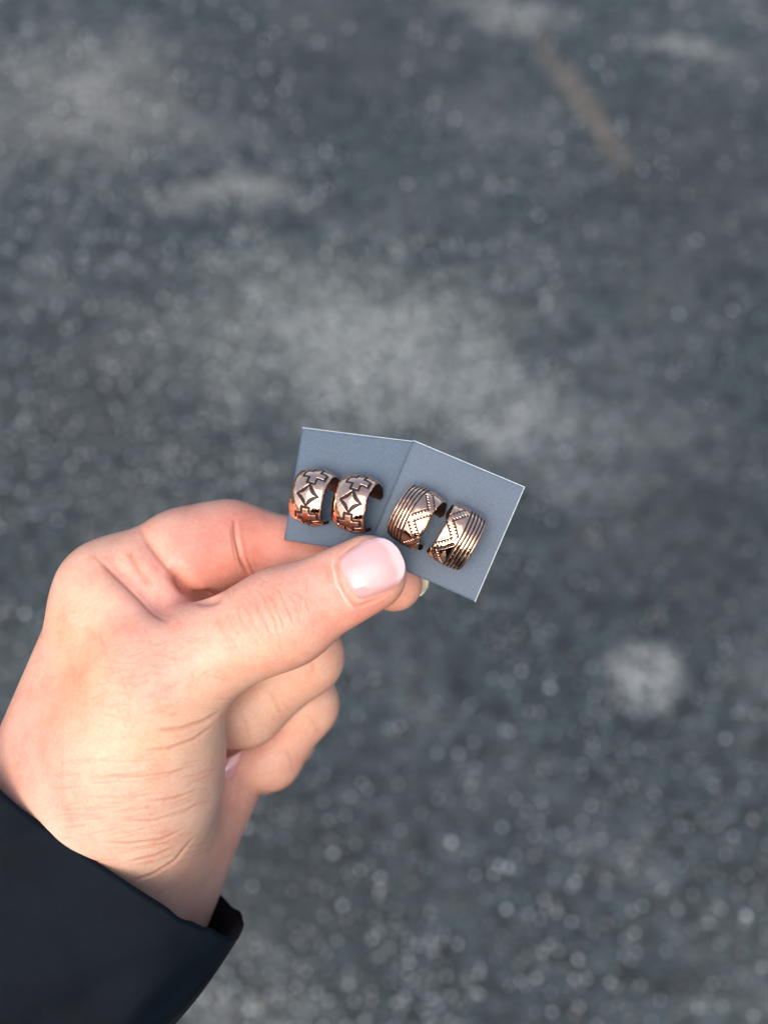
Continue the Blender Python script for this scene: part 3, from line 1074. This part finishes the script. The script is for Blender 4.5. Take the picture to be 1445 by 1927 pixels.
def build_card(o, X, Y, N, size, label, warp, wide=0.0, tall=0.0):
    """a thin square of card, slightly bowed, with a pale core at the cut edge"""
    nu = 24
    g = np.concatenate([[0, 0.006], np.linspace(0.03, 0.97, nu - 4), [0.994, 1]])
    A, B = np.meshgrid(g, g, indexing='ij')
    a, b = A.ravel(), B.ravel()
    bow = warp * (4 * (a - 0.5) ** 2 + 1.4 * (b - 0.5) ** 2 - 0.4)
    P = o[None] + X[None] * (a * (size + wide))[:, None] - Y[None] * (b * (size + tall))[:, None] + N[None] * bow[:, None]
    # softly rounded cut edge
    edge = np.minimum(np.minimum(a, 1 - a), np.minimum(b, 1 - b)) < 1e-6
    V = np.concatenate([P - N[None] * np.where(edge, 0.12, 0)[:, None], P - N[None] * CARD_T])
    n = len(P)
    ring = np.concatenate([np.arange(nu), np.arange(1, nu) * nu + nu - 1, (nu - 1) * nu + np.arange(nu - 2, -1, -1), np.arange(nu - 2, 0, -1) * nu])
    r2 = np.roll(ring, -1)
    F1 = grid_faces(nu, nu, 0, True)
    F2 = grid_faces(nu, nu, n)
    F3 = np.stack([ring, r2, r2 + n, ring + n], 1)
    me = mesh_np('earring_card', world_pts(V), np.concatenate([F1, F2, F3]))
    ob = link('earring_card', me, [M_CARD, M_CARD_EDGE], smooth=False)
    mi = np.zeros(len(me.polygons), dtype=np.int32); mi[len(F1) + len(F2):] = 1
    mi[:len(F1)][((b < 1e-6) | (a > 1 - 1e-6))[F1].any(1)] = 1
    me.polygons.foreach_set('material_index', mi)
    ob['label'] = label
    ob['category'] = 'card'
    ob['group'] = 'small square display cards'
    return ob


C1 = card_frame((569, 804), (775, 829.5), 17.0, (-0.26, 0.08, 0.965))
C2 = card_frame((778, 828), (988, 916), 8.0, (-0.17, 0.0, 0.98))
build_card(*C1[:4], 25.2, 'slate blue card holding the cross-stamped cuffs, right edge tucked behind the other card', 0.25, 1.4, 1.0)
build_card(*C2[:4], 26.4, 'slate blue card tilted clockwise in front, holding the two grooved zigzag cuffs', 0.10, 0.0, 0.8)

# ------------------------------------------------------------------ ear cuffs
def seg_field(s, v, segs):
    """signed-less distance of each (s, v) to a list of segments ((s0,v0,s1,v1),...)"""
    best = np.full(s.shape, 9.0)
    for s0, v0, s1, v1 in segs:
        ds, dv = s1 - s0, v1 - v0
        L = ds * ds + dv * dv
        t = np.clip(((s - s0) * ds + (v - v0) * dv) / L, 0, 1)
        best = np.minimum(best, np.hypot(s - s0 - t * ds, v - v0 - t * dv))
    return best


def closed(pts):
    return [(*pts[i], *pts[(i + 1) % len(pts)]) for i in range(len(pts))]


def cross_pattern(s, v):
    """plus-shaped and four-pointed stamps alternating round the band; returns list of (part name, depth field 0..1)"""
    out = []
    v = v - 0.75
    s = s - 0.05
    a, b = 0.95, 2.6
    for c in (-15.6, -5.2, 5.2, 15.6):
        pts = [(b, a), (a, a), (a, b), (-a, b), (-a, a), (-b, a), (-b, -a), (-a, -a), (-a, -b), (a, -b), (a, -a), (b, -a)]
        pts = [(c + p * 0.92, q) for p, q in pts]
        d = seg_field(s, v, closed(pts))
        out.append(('stamped_cross', sstep(0.30, 0.16, d)))
    for c in (-10.4, 0.0, 10.4):
        x, y = np.abs(s - c), np.abs(v)
        outer = (np.maximum(x, 1e-6) / 2.85) ** 0.93 + (np.maximum(y, 1e-6) / 2.85) ** 0.93 - 1
        inner = (np.maximum(x, 1e-6) / 2.4) ** 0.60 + (np.maximum(y, 1e-6) / 2.4) ** 0.60 - 1
        m = sstep(0.02, -0.04, outer) * sstep(-0.05, 0.03, inner)
        out.append(('stamped_diamond', m))
    return out


def zigzag_pattern(mirror):
    def fn(s, v):
        out = []
        vv = -v if mirror else v
        for i in range(5):
            g = -3.35 + i * 0.80
            d = np.abs(vv - g - 0.04 * np.sin(s * 0.7 + i))
            out.append(('groove', sstep(0.19, 0.07, d)))
        # serrated zigzag: two facing rows of teeth along every leg
        lo, hi, per = 0.55, 3.7, 7.4
        for leg in range(-4, 5):
            s0, s1 = leg * per / 2 - 0.4, (leg + 1) * per / 2 - 0.4
            v0, v1 = (lo, hi) if leg % 2 == 0 else (hi, lo)
            d = np.array([s1 - s0, v1 - v0]); L = np.hypot(*d); d /= L
            nrm = np.array([-d[1], d[0]])
            f = np.zeros_like(s)
            for sg in (-1, 1):
                o0 = np.array([s0, v0]) + nrm * sg * 0.80 + d * 0.30
                o1 = np.array([s1, v1]) + nrm * sg * 0.80 - d * 0.30
                f = np.maximum(f, sstep(0.15, 0.06, seg_field(s, vv, [(*o0, *o1)])))
                nt_ = 6
                for k in range(nt_):
                    p = o0 + (o1 - o0) * (k + 0.5) / nt_
                    q = p - nrm * sg * 0.5
                    x = (s - p[0]) * d[0] + (vv - p[1]) * d[1]
                    y = -((s - p[0]) * nrm[0] + (vv - p[1]) * nrm[1]) * sg
                    wd = 0.21 * np.clip(1 - y / 0.56, 0.12, 1)
                    f = np.maximum(f, sstep(0.06, -0.02, np.abs(x) - wd) * (y > -0.05) * (y < 0.52))
            out.append(('serrated_line', f * (vv > 0.25)))
        return out
    return fn


def build_cuff(frame, px, py, label, pattern, width, rt, rn, roll=0.0, yaw=0.0, dome=0.7, start=-122, stop=158, lift=-0.9, pitch=0.0, edge_wave=None):
    o, X, Y, N, on_plane = frame
    foot = on_plane(px, py)
    a = math.radians(roll)
    X2 = X * math.cos(a) + Y * math.sin(a)
    Y2 = -X * math.sin(a) + Y * math.cos(a)
    b = math.radians(yaw)
    Xr = unit(X2 * math.cos(b) - N * math.sin(b))
    Nr = unit(N * math.cos(b) + X2 * math.sin(b))
    Yr = Y2
    c = math.radians(pitch)
    Nr, Yr = unit(Nr * math.cos(c) + Yr * math.sin(c)), unit(Yr * math.cos(c) - Nr * math.sin(c))
    low = rn * max(-math.cos(math.radians(start)), -math.cos(math.radians(stop)))
    centre = foot + N * (low + 0.25 + lift)
    nu, nv = 460, 128
    phi = np.radians(np.linspace(start, stop, nu))
    # arc length measured from the crown
    ds = np.hypot(rn * np.sin(phi), rt * np.cos(phi))
    arc = np.concatenate([[0], np.cumsum((ds[1:] + ds[:-1]) / 2 * np.diff(phi))])
    arc -= np.interp(0, phi, arc)
    vg = np.linspace(-width / 2, width / 2, nv)
    S, Vv = np.meshgrid(arc, vg, indexing='ij')
    PH = np.repeat(phi[:, None], nv, 1)
    s, v, ph = S.ravel(), Vv.ravel(), PH.ravel()
    fields = pattern(s, v)
    depth = np.zeros_like(s); who = np.full(s.shape, -1)
    for i, (nm, f) in enumerate(fields):
        m = f > depth
        depth = np.where(m, f, depth)
        who = np.where((f > 0.45) & m, i, who)
    e = np.abs(2 * v / width)
    r_off = -dome * e ** 2.4 - 0.25 * np.clip((e - 0.93) / 0.07, 0, 1) ** 2
    # hammered waviness of hand-worked metal and rounded corners at the two ends
    r_off = r_off + 0.05 * np.sin(s * 0.9 + v * 0.7) * np.sin(v * 1.1 - s * 0.35 + 1.3) - 0.20 * depth
    r_off = r_off + 0.016 * np.sin(s * 2.9 + 1.7 * np.sin(v * 2.1)) * np.sin(v * 3.3 + 1.3 * np.sin(s * 1.7)) * (0.35 + 0.65 * sstep(0.5, -2.5, v))
    endd = np.minimum(s - arc[0], arc[-1] - s)
    vcut = v * np.where(endd < 1.2, 1 - 0.16 * (1 - endd / 1.2) ** 2, 1)
    if edge_wave is not None:
        vcut = vcut + edge_wave(s, v)

    def pos(off):
        return (centre[None] + Xr[None] * vcut[:, None] + Nr[None] * ((rn + off) * np.cos(ph))[:, None] + Yr[None] * ((rt + off) * np.sin(ph))[:, None])
    top = pos(r_off)
    G = top.reshape(nu, nv, 3)
    nrm = np.cross(np.gradient(G, axis=0), np.gradient(G, axis=1)).reshape(-1, 3)
    nrm /= np.linalg.norm(nrm, axis=1, keepdims=True)
    outw = Nr[None] * np.cos(ph)[:, None] + Yr[None] * np.sin(ph)[:, None]
    nrm *= np.sign((nrm * outw).sum(1))[:, None]
    Fall = grid_faces(nu, nv)
    f0 = Fall[:200]
    fn = np.cross(top[f0[:, 1]] - top[f0[:, 0]], top[f0[:, 2]] - top[f0[:, 0]])
    flip = ((fn * outw[f0[:, 0]]).sum(1)).mean() < 0
    if flip:
        Fall = Fall[:, ::-1]
    # a face belongs to the stamp most of its corners lie in
    fw = who[Fall]
    owner = np.where((fw >= 0).sum(1) >= 2, fw.max(1), -1)
    root = empty('ear_cuff', Vector(world_pts(foot[None])[0]), label, 'ear cuff', 'copper ear cuffs on the cards')

    def sub(sel, name, material, parent, extraV=None, extraF=None):
        F = Fall[sel]
        used, inv = np.unique(F, return_inverse=True)
        F = inv.reshape(F.shape)
        V = top[used]; Nn = nrm[used]
        if extraV is not None:
            F = np.concatenate([F, extraF + len(V)]); 
            V = np.concatenate([V, extraV[0]]); Nn = np.concatenate([Nn, extraV[1]])
        me = mesh_np(name, world_pts(V), F)
        ob = link(name, me, [material], parent)
        me.normals_split_custom_set_from_vertices((Nn @ CAM_R.T).astype(np.float32).tolist())
        return ob
    # inside of the band and its cut edges, on a coarser grid
    iu = np.unique(np.concatenate([np.arange(0, nu, 6), [nu - 1]])); iv = np.unique(np.concatenate([np.arange(0, nv, 8), [nv - 1]]))
    keep = (iu[:, None] * nv + iv[None, :]).ravel()
    inner_all = pos(np.minimum(r_off, 0) * 0.8 - 0.45)
    inner = inner_all[keep]
    nu2, nv2 = len(iu), len(iv)
    outn = outw[keep]
    Fi = grid_faces(nu2, nv2)
    if not flip:
        Fi = Fi[:, ::-1]
    ring = np.concatenate([np.arange(nv2), np.arange(1, nu2) * nv2 + nv2 - 1, (nu2 - 1) * nv2 + np.arange(nv2 - 2, -1, -1), np.arange(nu2 - 2, 0, -1) * nv2])
    r2 = np.roll(ring, -1)
    topk = top[keep]
    m0 = len(inner)
    rimV = np.concatenate([topk[ring], inner[ring], topk[r2], inner[r2]])
    nr = len(ring)
    Fr = np.stack([np.arange(nr), np.arange(nr) + 2 * nr, np.arange(nr) + 3 * nr, np.arange(nr) + nr], 1) + m0
    ee = rimV[2 * nr:3 * nr] - rimV[:nr]
    tt = rimV[:nr] - rimV[nr:2 * nr]
    rn_ = np.cross(ee, tt); rn_ /= np.maximum(np.linalg.norm(rn_, axis=1, keepdims=True), 1e-9)
    ctr = top.mean(0)
    mid = inner.mean(0)
    # outward for a rim: away from the middle of the band along the surface
    away = rimV[:nr] - (centre[None] + Nr[None] * ((rimV[:nr] - centre) @ Nr)[:, None] * 0.9 + Yr[None] * ((rimV[:nr] - centre) @ Yr)[:, None] * 0.9)
    sg = np.sign((rn_ * away).sum(1)); sg[sg == 0] = 1
    rn_ = rn_ * sg[:, None]
    exN = np.concatenate([-outn, rn_, rn_, rn_, rn_])
    band = sub(owner < 0, 'band', M_COPPER, root, (np.concatenate([inner, rimV]), exN), np.concatenate([Fi, Fr]))
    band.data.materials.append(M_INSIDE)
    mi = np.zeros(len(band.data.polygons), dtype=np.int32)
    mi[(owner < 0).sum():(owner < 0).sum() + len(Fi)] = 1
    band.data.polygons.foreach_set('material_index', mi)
    for i, (nm, _) in enumerate(fields):
        sel = owner == i
        if sel.sum() > 12:
            sub(sel, nm, M_PATINA, root)
    return root


build_cuff(C1, 604, 939, 'copper cuff stamped with crosses and diamond, at the outer left edge of its card', cross_pattern,
           8.2, 6.5, 5.2, roll=-4, yaw=-9, dome=0.95)
build_cuff(C1, 682, 951, 'copper cuff stamped with crosses and diamond, beside the seam where the cards overlap', cross_pattern,
           8.2, 6.5, 5.2, roll=-5, yaw=-9, dome=0.95)
build_cuff(C2, 789, 974, 'copper cuff with grooves left and serrated zigzag right, just beside the thumbnail', zigzag_pattern(False),
           8.0, 6.6, 5.2, roll=-5, yaw=-11, dome=0.55)
build_cuff(C2, 862, 1010, 'copper cuff with serrated zigzag left and grooves right, farthest from the thumbnail',
           zigzag_pattern(True), 8.0, 6.6, 5.0, roll=-6, yaw=12, dome=0.5)


# ------------------------------------------------------------------ the rest of the wearer's jacket, behind the camera (it shows as the dark band mirrored in the copper)
def build_jacket():
    el = world_pts((c_sleeve_end())[None])[0]
    sh_l, sh_r = np.array([-0.19, -0.42, 1.38]), np.array([0.19, -0.42, 1.38])
    elbow = np.array([-0.27, -0.20, 1.09])

    def f(P):
        P = P.astype(np.float32)
        d = cap(P, (0, -0.42, 1.28), (0, -0.40, 0.82), 0.14, 0.165, (np.array([0, 1, 0]), 0.75))
        d = smin(d, cap(P, sh_l + np.array([0.05, 0, 0]), sh_r - np.array([0.05, 0, 0]), 0.085, 0.085), 0.08)
        d = smin(d, cap(P, (0, -0.41, 1.38), (0, -0.40, 1.46), 0.085, 0.07), 0.05)
        d = smin(d, cap(P, sh_l, elbow, 0.075, 0.058), 0.05)
        d = smin(d, cap(P, elbow, el, 0.058, 0.040), 0.04)
        d = smin(d, cap(P, sh_r, (0.30, -0.24, 1.13), 0.075, 0.058), 0.05)
        d = smin(d, cap(P, (0.30, -0.24, 1.13), (0.13, -0.08, 1.20), 0.058, 0.045), 0.04)
        w = 0.005 * np.sin(P[:, 2] * 38 + np.sin(P[:, 0] * 9) * 2) + 0.004 * np.sin(P[:, 0] * 31 + P[:, 2] * 23)
        return d + w
    V, F = surface_nets(f, np.array([-0.42, -0.62, 0.6]), np.array([0.45, 0.12, 1.64]), 0.014)
    link('jacket_body', mesh_np('jacket_body', V, F), [M_FABRIC], PERSON)


def c_sleeve_end():
    return U(172, 1606, 22) - unit([0.545 * 0.974, 0.84 * 0.974, -0.225]) * 112


build_jacket()
